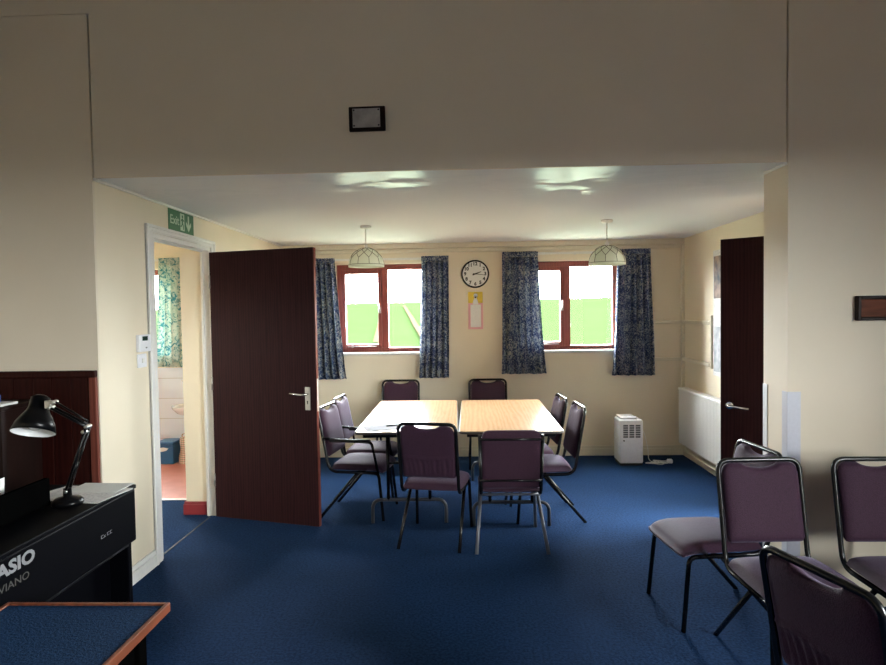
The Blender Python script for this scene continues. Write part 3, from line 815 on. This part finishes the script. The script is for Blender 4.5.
# ------------------------------------------------------------------ exit sign, thermostat, switch
TL = Matrix.Translation((XL, 4.257, 2.228)) @ Matrix(((0, 0, 1, 0), (1, 0, 0, 0), (0, 1, 0, 0), (0, 0, 0, 1)))   # local x -> +Y, local y -> Z, local z -> +X
root = thing('exit_sign', 'green exit sign with running man and down arrow over the doorway', 'sign')
mb = MB(); mb.box((XL, 4.067, 2.157), (XL + .004, 4.447, 2.299), .001); mb.build('panel', M['green'], root)
mb = MB(); mb.text('Exit', .085, TL @ Matrix.Translation((-.105, .0, .0045)), .0005, .0008, 1.0); mb.build('lettering', M['signwhite'], root)
mb = MB(); mb.prism([(-.022, -.058), (.040, -.058), (.040, .060), (-.022, .060)], .004, .0055, TL); dr = mb.build('door_symbol', M['signwhite'], root)
mb = MB()
mb.lathe([(0, .0065), (.010, .0065), (.010, .005), (0, .005)], 14, TL @ Matrix.Translation((.012, .040, 0)))
mb.prism([(.000, .026), (.018, .028), (.016, -.004), (.002, -.006)], .005, .0066, TL)
mb.prism([(.016, .026), (.034, .012), (.031, .006), (.013, .018)], .005, .0066, TL); mb.prism([(.002, .026), (-.016, .010), (-.012, .005), (.005, .017)], .005, .0066, TL)
mb.prism([(.008, -.002), (.018, -.006), (.028, -.026), (.024, -.050), (.016, -.050), (.019, -.027), (.006, -.010)], .005, .0066, TL)
mb.prism([(.002, -.002), (.010, -.008), (-.002, -.030), (-.020, -.034), (-.020, -.026), (-.006, -.022)], .005, .0066, TL)
mb.build('running_man', M['green'], dr)
mb = MB(); mb.prism([(.095, .056), (.115, .056), (.115, -.010), (.143, .014), (.143, -.012), (.105, -.056), (.067, -.012), (.067, .014), (.095, -.010)], .004, .0055, TL); mb.build('arrow', M['signwhite'], root)

root = thing('thermostat', 'white wall thermostat with dark screen beside the left doorway', 'thermostat')
mb = MB(); mb.box((XL, 3.615, 1.358), (XL + .026, 3.745, 1.462), .006, 3); mb.build('body', M['plastic'], root)
mb = MB(); mb.box((XL + .0255, 3.645, 1.425), (XL + .0275, 3.705, 1.452)); mb.build('screen', M['screen'], root)
mb = MB(); mb.box((XL + .0255, 3.68, 1.378), (XL + .029, 3.695, 1.386), .001); mb.build('button', M['grille'], root)
root = thing('light_switch', 'white light switch below the thermostat', 'switch')
mb = MB(); mb.box((XL, 3.62, 1.262), (XL + .010, 3.72, 1.345), .004, 3); mb.build('plate', M['plastic'], root)
mb = MB(); mb.box((XL + .009, 3.66, 1.290), (XL + .015, 3.685, 1.318), .002); mb.build('rocker', M['white'], root)

# ------------------------------------------------------------------ plaques
root = thing('wall_plaque', 'silver plate plaque on dark wood high above the opening', 'plaque', (-.4955, YB, 2.586), group='wall plaques')
root.rotation_euler = (0, rad(-.6), 0)
mb = MB(); mb.box((-.0955, -.018, -.064), (.0955, 0, .064), .005); mb.build('backing_board', M['darkwood'], root)
mb = MB(); mb.box((-.075, -.0205, -.046), (.069, -.018, .052), .001); mb.build('plate', M['silverplate'], root)
for x, z in ((-.068, .044), (.061, .044), (-.068, -.036), (.061, -.036)):
    mb = MB(); mb.lathe([(0, .023), (.004, .0225), (.005, .020), (0, .020)], 10, Matrix.Translation((x, 0, z)) @ RX); mb.build('screw', M['ink'], root)
root = thing('wall_plaque', 'reddish wooden plaque with dark frame on the right pier', 'plaque', (2.20, YB - .006, 1.558), group='wall plaques')
mb = MB(); t = .018
mb.box((-.197, -.03, -.063), (-.197 + t, 0, .063), .004); mb.box((.197 - t, -.03, -.063), (.197, 0, .063), .004); mb.box((-.197 + t, -.03, .063 - t), (.197 - t, 0, .063), .004); mb.box((-.197 + t, -.03, -.063), (.197 - t, 0, -.063 + t), .004); mb.build('frame', M['darkwood'], root)
mb = MB(); mb.box((-.178, -.022, -.045), (.178, -.002, .045), .003); mb.build('panel', M['plaque_wood'], root)

# ------------------------------------------------------------------ radiator, poster
root = thing('radiator', 'long cream panel radiator on the right wall behind the dark door', 'radiator', (XR - .003, 5.90, 0))
y0, y1 = -.95, .60
mb = MB()
def radf(u, v):
    y = y0 + (y1 - y0) * u; ph = (u * 48) % 1.0
    return Vector((-.105 + (.006 if ph < .25 else 0), y, .165 + .565 * v))
mb.sheet(radf, 192, 2, lambda u, v: radf(u, v) + Vector((.015, 0, 0)), smooth=False)
mb.build('panel', M['white'], root)
mb = MB(); mb.box((-.11, y0, .725), (-.03, y1, .752), .006); mb.build('top_grille', M['white'], root)
mb = MB(); mb.box((-.108, y1 - .004, .16), (-.03, y1 + .006, .735), .004); mb.build('side_panel', M['trim'], root); mb = MB(); mb.box((-.108, y0 - .006, .16), (-.03, y0 + .004, .735), .004); mb.build('side_panel', M['trim'], root)
mb = MB(); mb.box((-.034, y0 + .2, .3), (0, y0 + .24, .6)); mb.build('bracket', M['trim'], root); mb = MB(); mb.box((-.034, y1 - .24, .3), (0, y1 - .2, .6)); mb.build('bracket', M['trim'], root)
mb = MB(); mb.tube(fillet([(-.06, y1 - .03, .17), (-.06, y1 - .03, .085), (-.06, y0 + .05, .085), (-.06, y0 + .05, .17)], .02), .0095); mb.build('pipe', M['trim'], root)

root = thing('wall_poster', 'tall pale poster on the right wall behind the dark door', 'poster', (XR, 5.57, 0))
mb = MB(); mb.box((-.006, -.30, .94), (0, .285, 2.105), .001); mb.build('sheet', M['paperprint'], root)
M['photo_dark'] = noisy('printed_photo', (.03, .03, .05), (.35, .22, .17), 9, rough=.4)
M['photo_grey'] = noisy('printed_map', (.28, .30, .34), (.50, .50, .52), 14, rough=.4)
mb = MB(); mb.box((-.008, -.28, 1.66), (-.006, .265, 2.05)); mb.build('dark_photo', M['photo_dark'], root)
mb = MB(); mb.box((-.008, -.28, .98), (-.006, .265, 1.40)); mb.build('grey_photo', M['photo_grey'], root)

# ------------------------------------------------------------------ dehumidifier
root = thing('dehumidifier', 'white box dehumidifier with front grille on carpet by the wall', 'dehumidifier', (1.652, 6.30, 0))
mb = MB(); mb.box((-.118, -.125, .022), (.118, .125, .465), .022, 4, smooth=True); mb.build('body', M['plastic'], root)
mb = MB(); mb.box((-.10, -.10, .462), (.06, .11, .487), .008, 3, smooth=True); mb.build('lid', M['plastic'], root)
mb = MB(); mb.box((-.112, -.118, 0), (.112, .118, .026), .006); mb.build('base', M['rubber'], root)
for cx_ in (-.058, 0.003, .064):
    mb = MB()
    for k in range(6): mb.box((cx_ - .024, -.1275, .285 + .0225 * k), (cx_ + .024, -.124, .285 + .0225 * k + .017))
    mb.build('grille', M['grille'], root)
mb = MB(); mb.lathe([(0, .1285), (.008, .128), (.008, .12), (0, .12)], 14, Matrix.Translation((-.075, 0, .255)) @ RX); mb.build('button', M['ink'], root)
mb = MB()
for k in range(7): mb.box((-.1205, -.06, .10 + .03 * k), (-.117, .06, .11 + .03 * k))
mb.build('side_vent', M['plastic'], root)
mb = MB(); pts = [(1.777, 6.36, .36)]
pts += [(1.83, 6.36, .30), (1.865, 6.34, .12), (1.86, 6.32, .012)]
for k in range(40):
    a = k * .62; rr = .055 + .03 * sin(k * 1.7); pts.append((1.90 + rr * 1.35 * cos(a) + .002 * k, 6.24 + rr * .9 * sin(a), .008 + .0006 * k))
pts.append((2.06, 6.28, .02))
mb.tube(fillet(pts, .05, 4), .0042, 6); cb = simple('power_cable', mb, M['white'], 'white power cable coiled on the carpet beside the dehumidifier', 'cable')
mb = MB(); mb.box((2.04, 6.26, .0), (2.09, 6.31, .04), .008); mb.build('plug', M['plastic'], cb)

# ------------------------------------------------------------------ things beyond the left doorway
root = thing('storage_box', 'blue lidded plastic box on the red floor through the doorway', 'box', (-3.20, 6.46, .004))
mb = MB(); mb.box((-.095, -.11, 0), (.095, .11, .20), .010); mb.build('body', M['blue'], root)
mb = MB(); mb.box((-.10, -.118, .20), (.10, .118, .236), .010); mb.build('lid', M['blue'], root)
mb = MB(); mb.prism([(-.075, .125), (.02, .145), (.045, .17), (-.01, .18), (-.06, .175)], .1105, .112, RX); mb.build('sticker', M['paper'], root)
root = thing('cloth_bag', 'red green checked cloth bag beside the blue box', 'bag', (-2.97, 6.45, .004))
mb = MB(); mb.sheet(lambda u, v: Vector(((.115 - .02 * v * v + .008 * sin(9 * v)) * cos(2 * PI * u), (.09 - .03 * v) * sin(2 * PI * u) , .27 * v)), 28, 10); mb.sheet(lambda u, v: Vector((.095 * v * cos(2 * PI * u), .06 * v * sin(2 * PI * u), .27 + .02 * (1 - v))), 28, 3); mb.build('body', M['tartan'], root)
mb = MB(); mb.tube(fillet([(-.06, -.05, .25), (-.05, -.07, .32), (.05, -.07, .32), (.06, -.05, .25)], .03), .006); mb.build('strap', M['tartan'], root)
root = thing('spray_bottle', 'green bottle standing on the checked bag by the basin', 'bottle', (-2.96, 6.42, .296))
mb = MB(); mb.lathe([(0, 0), (.032, 0), (.034, .01), (.034, .09), (.014, .12), (.014, .135), (0, .135)], 18); mb.build('body', M['greenbottle'], root)
mb = MB(); mb.lathe([(0, .16), (.012, .158), (.016, .135), (0, .135)], 14); mb.build('cap', M['white'], root)
root = thing('wash_basin', 'small white wall basin through the left doorway', 'basin', (-2.90, D - .008, .57))
def basin(u, v):
    a = 2 * PI * u; prof = [(.10, -.05), (.16, -.03), (.205, .02), (.215, .05), (.19, .05), (.16, .0), (.06, -.04), (.0, -.045)]
    q = v * (len(prof) - 1); i = min(int(q), len(prof) - 2); t_ = q - i
    r_ = prof[i][0] * (1 - t_) + prof[i + 1][0] * t_; z_ = prof[i][1] * (1 - t_) + prof[i + 1][1] * t_
    return Vector((r_ * cos(a) * 1.1, -.205 + r_ * sin(a) * .95, z_))
mb = MB(); mb.sheet(basin, 36, 28); mb.build('bowl', M['ceramic'], root)
mb = MB(); mb.tube(fillet([(0, -.02, .05), (0, -.02, .15), (0, -.12, .14), (0, -.12, .11)], .03), .012); mb.build('tap', M['chrome'], root)
mb = MB(); mb.tube(fillet([(0, -.2, -.05), (0, -.2, -.2), (0, 0, -.2)], .03), .018); mb.build('waste_pipe', M['white'], root)
root = thing('soap_dish', 'small white soap dish on the tiles above the basin', 'soap dish', (-3.04, D - .008, .85))
mb = MB(); mb.lathe([(0, 0), (.045, .004), (.06, .025), (.055, .026), (.04, .01), (0, .008)], 22, Matrix.Translation((0, -.06, 0))); mb.box((-.03, -.02, 0), (.03, 0, .02), .004); mb.build('dish', M['ceramic'], root)
mb = MB(); mb.box((-.03, -.08, .010), (.03, -.04, .026), .008); mb.build('soap', M['pinkpad'], root)

# ------------------------------------------------------------------ digital piano (front face looks toward +X)
PX = -1.426
root = thing('digital_piano', 'black upright digital piano at the left with silver lettering', 'piano', (PX, 0, 0))
ya, yb = 1.17, 2.566
mb = MB(); mb.box((-.42, ya, .612), (0, yb, .835), .006); mb.build('keybed', M['piano'], root)
mb = MB(); mb.box((-.425, ya - .004, .835), (.004, yb + .004, .852), .004); mb.build('lid', M['piano'], root)
for y in (yb - .035, ya + .0):
    mb = MB(); mb.box((-.40, y, .04), (-.02, y + .03, .612), .004); mb.build('side_panel', M['piano'], root); mb = MB(); mb.box((-.44, y - .006, 0), (.0, y + .034, .04), .004); mb.build('foot', M['piano'], root)
mb = MB(); mb.box((-.12, ya + .03, .12), (-.10, yb - .035, .612), .003); mb.build('lower_panel', M['piano'], root)
mb = MB(); mb.box((-.008, ya + .08, .606), (-.002, yb - .06, .614), .001); mb.build('ledge_strip', M['black'], root)
mb = MB(); mb.box((-.20, 1.25, .852), (-.18, 2.29, .958), .004, mat=None); mb.box((-.26, 1.25, .852), (-.18, 2.29, .862), .003); mb.build('music_rest', M['blackmatte'], root)
TP = Matrix(((0, 0, 1, 0), (1, 0, 0, 0), (0, 1, 0, 0), (0, 0, 0, 1)))
mb = MB(); mb.text('CASIO', .058, Matrix.Translation((.0, 1.948, .795)) @ TP, .0008, .0022, 1.32, 'RIGHT'); mb.build('brand_lettering', M['silverink'], root)
mb = MB(); mb.text('CELVIANO', .034, Matrix.Translation((.0, 1.920, .741)) @ TP, .0006, 0, 1.25, 'RIGHT'); mb.build('model_lettering', M['dullink'], root)
mb = MB(); mb.text('RAYX', .018, Matrix.Translation((.0, 2.345, .714)) @ TP, .0006, .0004, 1.15)
mb.bm.clear()
for k, (w_, h_) in enumerate(((.016, .011), (.010, .006), (.016, .011), (.012, .011))):
    y = 2.312 + k * .020
    mb.box((.0, y, .708), (.001, y + w_, .7095)); mb.box((.0, y, .708 + h_), (.001, y + w_, .7095 + h_)); mb.box((.0, y, .708), (.001, y + .0025, .708 + h_))
mb.build('emblem', M['silverink'], root)
mb = MB()
for y in (1.80, 1.825): mb.lathe([(0, .002), (.003, .0018), (.003, 0), (0, 0)], 10, Matrix.Translation((0, y, .838)) @ Matrix.Rotation(PI / 2, 4, 'Y'))
mb.build('indicator', M['silverink'], root)
for y in (1.78, 1.86, 1.94):
    mb = MB(); mb.box((-.20, y - .012, .03), (-.02, y + .012, .045), .005); mb.build('pedal', M['steel'], root)
mb = MB(); mb.box((-.40, ya + .03, .02), (-.12, yb - .035, .10), .004); mb.build('pedal_board', M['piano'], root)

# papers on the piano
mb = MB()
for k in range(2): mb.box((-.10, -.145, .0015 * k), (.10, .145, .0015 * k + .0012), mat=Matrix.Rotation(rad(2 * k), 4, 'Z'))
mg = simple('magazine', mb, M['paperprint'], 'open printed magazine lying on the piano at the lamp base', 'magazine', 'loose papers on the piano', (-1.555, 2.42, .8525), rad(80))
mb = MB(); mb.box((-.07, -.11, 0), (.07, .11, .0012)); simple('paper_sheet', mb, M['paper'], 'plain white paper sheet on the far end of the piano', 'paper', 'loose papers on the piano', (-1.54, 2.50, .8558), rad(88))
mb = MB(); mb.box((-.025, -.10, 0), (.025, .10, .0012)); simple('paper_strip', mb, M['paper'], 'narrow paper strip on the piano left of the lamp base', 'paper', 'loose papers on the piano', (-1.72, 2.43, .8525), rad(-20))
mb = MB(); mb.box((-.001, -.09, 0), (.001, .09, .138), mat=Matrix.Rotation(rad(3), 4, 'Y')); simple('song_sheet', mb, M['paper'], 'white sheet standing behind the music rest at the left edge', 'paper', 'loose papers on the piano', (-1.70, 2.08, .853), 0)

# ------------------------------------------------------------------ desk lamp clamped to the piano
root = thing('desk_lamp', 'black jointed desk lamp with bell shade on the piano', 'lamp', (-1.545, 2.30, .8525))
mb = MB(); mb.lathe([(0, 0), (.055, 0), (.055, .012), (.045, .022), (.016, .03), (.014, .06), (0, .06)], 26); mb.build('base', M['black'], root)
B0 = Vector((0, 0, .05)); EL = Vector((.09, 0, .30)); HJ = Vector((-.052, 0, .375))
mb = MB()
for o in (-.012, .012): mb.tube([B0 + Vector((0, o, 0)), EL + Vector((0, o, 0))], .005)
mb.tube([B0 + Vector((.02, 0, .05)), B0.lerp(EL, .45)], .0065); mb.build('lower_arm', M['black'], root)
mb = MB()
for o in (-.012, .012): mb.tube([EL + Vector((0, o, .0)), HJ + Vector((0, o, 0))], .005)
mb.tube([EL + Vector((0, 0, .02)), HJ + Vector((.01, 0, .025))], .004); mb.build('upper_arm', M['black'], root)
for p in (B0, EL, EL + Vector((-.012, 0, -.02)), HJ, HJ + Vector((.012, 0, .02))):
    mb = MB(); mb.lathe([(0, .018), (.007, .017), (.008, .014), (.008, -.014), (.007, -.017), (0, -.018)], 12, Matrix.Translation(p) @ RX); mb.build('joint_knob', M['steel'], root)
ax = Vector((.04, -.42, -.90)).normalized(); top = Vector((-.128, .055, .415))
Q = ax.to_track_quat('Z', 'Y').to_matrix().to_4x4(); TM = Matrix.Translation(top) @ Q
prof = [(0, 0), (.018, .002), (.034, .012), (.036, .055), (.040, .066), (.052, .085), (.068, .115), (.077, .150)]
mb = MB(); mb.lathe(prof + [(.075, .150), (.066, .116), (.050, .087), (.038, .068)], 36, TM); sh = mb.build('lamp_shade', M['black'], root)
mb = MB(); mb.lathe([(.0748, .1497), (.0655, .1165), (.0495, .0885), (.0375, .0695), (.030, .055), (0, .055)], 36, TM); mb.build('shade_lining', M['enamel'], sh)
mb = MB(); mb.lathe([(0, .06), (.012, .06), (.014, .085), (.027, .112), (.020, .135), (0, .142)], 20, TM); mb.build('bulb', M['ceramic'], sh)
mb = MB(); mb.box((-.045 - .03, -.008, .37), (-.052, .008, .402), .003); mb.tube([HJ, top + ax * .035 + Vector((.03, 0, 0))], .006); mb.build('bracket', M['steel'], root)

# ------------------------------------------------------------------ carpet-topped table in the foreground
root = thing('carpet_topped_table', 'small table with blue carpet top and wood edge, lower left', 'table')
x0, x1, y0, y1, zt = -1.412, -.905, 1.02, 1.805, .70
mb = MB(); e = .014
mb.box((x0, y0, zt - .024), (x0 + e, y1, zt + .004), .003); mb.box((x1 - e, y0, zt - .024), (x1, y1, zt + .004), .003); mb.box((x0 + e, y0, zt - .024), (x1 - e, y0 + e, zt + .004), .003); mb.box((x0 + e, y1 - e, zt - .024), (x1 - e, y1, zt + .004), .003)
mb.build('wood_lipping', M['lip'], root)
mb = MB(); mb.box((x0 + e, y0 + e, zt - .022), (x1 - e, y1 - e, zt), .003); mb.build('carpet_top', M['carpet_top'], root)
for lx in (x0 + .05, x1 - .07):
    for ly in (y0 + .05, y1 - .07):
        mb = MB(); mb.box((lx - .02, ly - .02, 0), (lx + .02, ly + .02, zt - .022), .003); mb.build('leg', M['blackmatte'], root)
mb = MB(); mb.box((x0 + .05, y0 + .06, .16), (x1 - .05, y1 - .06, .18), .003); mb.build('shelf', M['darkwood'], root)
mb = MB(); mb.box((x1 - .08, y0 + .07, .40), (x1 - .065, y1 - .09, zt - .022), .003); mb.build('apron', M['blackmatte'], root)
mb = MB(); mb.lathe([(0, 0), (.012, .002), (.014, .012), (.006, .02), (0, .02)], 16, Matrix.Translation((x1 - .065, 1.62, .60)) @ Matrix.Rotation(PI / 2, 4, 'Y')); mb.build('knob', M['steel'], root)

# ------------------------------------------------------------------ bookcase by the wainscot with books
root = thing('bookcase', 'dark wooden bookcase by the wainscot at the left edge', 'bookcase', (-2.62, 3.03, 0))
mb = MB(); mb.box((-.36, -.14, 0), (-.34, .14, 1.12), .002); mb.build('side_panel', M['darkwood'], root); mb = MB(); mb.box((.34, -.14, 0), (.36, .14, 1.12), .002); mb.build('side_panel', M['darkwood'], root)
mb = MB(); mb.box((-.37, -.15, 1.12), (.37, .15, 1.142), .003); mb.build('top', M['darkwood'], root)
for z in (.06, .45, .83):
    mb = MB(); mb.box((-.34, -.135, z), (.34, .135, z + .018), .002); mb.build('shelf', M['darkwood'], root)
mb = MB(); mb.box((-.34, .125, .06), (.34, .14, 1.12)); mb.build('back_panel', M['darkwood'], root)
def book(label, loc, size, cover, rz=0):
    root = thing('book', label, 'book', loc, rz, 'books in the bookcase'); l, w, h = size
    mb = MB(); mb.box((-l / 2, -w / 2, 0), (l / 2, w / 2, .003)); mb.box((-l / 2, -w / 2, h - .003), (l / 2, w / 2, h)); mb.box((-l / 2, -w / 2, .003), (-l / 2 + .003, w / 2, h - .003)); mb.build('cover', cover, root)
    mb = MB(); mb.box((-l / 2 + .003, -w / 2 + .003, .003), (l / 2 - .004, w / 2 - .003, h - .003)); mb.build('pages', M['paper'], root)
book('navy book lying under the red book in the bookcase', (-2.44, 3.0, .8485), (.24, .20, .05), M['navybook'])
book('thick red book lying on the navy book in the bookcase', (-2.445, 3.0, .899), (.24, .20, .06), M['redbook'])
mb = MB(); mb.box((-.035, -.05, 0), (.035, .05, .035), .004); simple('card_box', mb, M['bluebox'], 'small blue card box on top of the bookcase', 'box', loc=(-2.375, 2.95, 1.155))
mb = MB(); mb.box((-.10, -.06, 0), (.10, .06, .012), .003); simple('booklet', mb, M['paper'], 'white booklet under the blue box on the bookcase', 'booklet', loc=(-2.36, 2.95, 1.1425), rz=rad(2))

# ------------------------------------------------------------------ light
world = bpy.data.worlds.new('overcast'); scene.world = world; world.use_nodes = True
bg = world.node_tree.nodes['Background']; bg.inputs['Color'].default_value = (.93, .97, 1.0, 1); bg.inputs['Strength'].default_value = 125.0
def portal(name, loc, rot, sx, sy):
    L = bpy.data.lights.new(name, 'AREA'); L.shape = 'RECTANGLE'; L.size = sx; L.size_y = sy; L.cycles.is_portal = True
    o = bpy.data.objects.new(name, L); COL.objects.link(o); o.location = loc; o.rotation_euler = rot
for k, w in enumerate((W1, W2, W3)):
    portal('window_daylight', ((w[0] + w[1]) / 2, D + .29, (w[2] + w[3]) / 2), (-PI / 2, 0, 0), w[1] - w[0], w[3] - w[2])
portal('window_daylight', (XR + 1.11, (W8[0] + W8[1]) / 2, (W8[2] + W8[3]) / 2), (0, PI / 2, 0), W8[3] - W8[2], W8[1] - W8[0])
for w in HW:
    portal('window_daylight', (HX1 + .21, (w[0] + w[1]) / 2, (w[2] + w[3]) / 2), (0, PI / 2, 0), w[3] - w[2], w[1] - w[0])
portal('window_daylight', (-4.61, (W7[0] + W7[1]) / 2, (W7[2] + W7[3]) / 2), (0, -PI / 2, 0), W7[3] - W7[2], W7[1] - W7[0])
portal('window_daylight', (-4.61, (W9[0] + W9[1]) / 2, (W9[2] + W9[3]) / 2), (0, -PI / 2, 0), W9[3] - W9[2], W9[1] - W9[0])

# ------------------------------------------------------------------ camera
f, yaw, pitch, roll = 614.0, .0359, .0329, .0154
cy, sy_ = cos(yaw), sin(yaw)
fwd = Vector((-sy_ * cos(pitch), cy * cos(pitch), -sin(pitch))); right = Vector((cy, sy_, 0)); up = right.cross(fwd)
r2 = right * cos(roll) - up * sin(roll); u2 = up * cos(roll) + right * sin(roll)
cam = bpy.data.cameras.new('camera'); co = bpy.data.objects.new('camera', cam); COL.objects.link(co)
cam.sensor_width = 36; cam.lens = f * 36 / 886; cam.clip_start = .02; cam.clip_end = 500
mw = Matrix.Identity(4)
for i in range(3): mw[i][0] = r2[i]; mw[i][1] = u2[i]; mw[i][2] = -fwd[i]
mw.translation = Vector((0, 0, EYE)); co.matrix_world = mw
scene.camera = co

vs = scene.view_settings; vs.view_transform = 'Standard'; vs.look = 'None'; vs.gamma = 1; vs.exposure = 0.0; vs.use_curve_mapping = False
scene.cycles.use_denoising = True
scene.cycles.max_bounces = 14; scene.cycles.diffuse_bounces = 8; scene.cycles.glossy_bounces = 4; scene.cycles.transparent_max_bounces = 12
scene.cycles.sample_clamp_indirect = 8
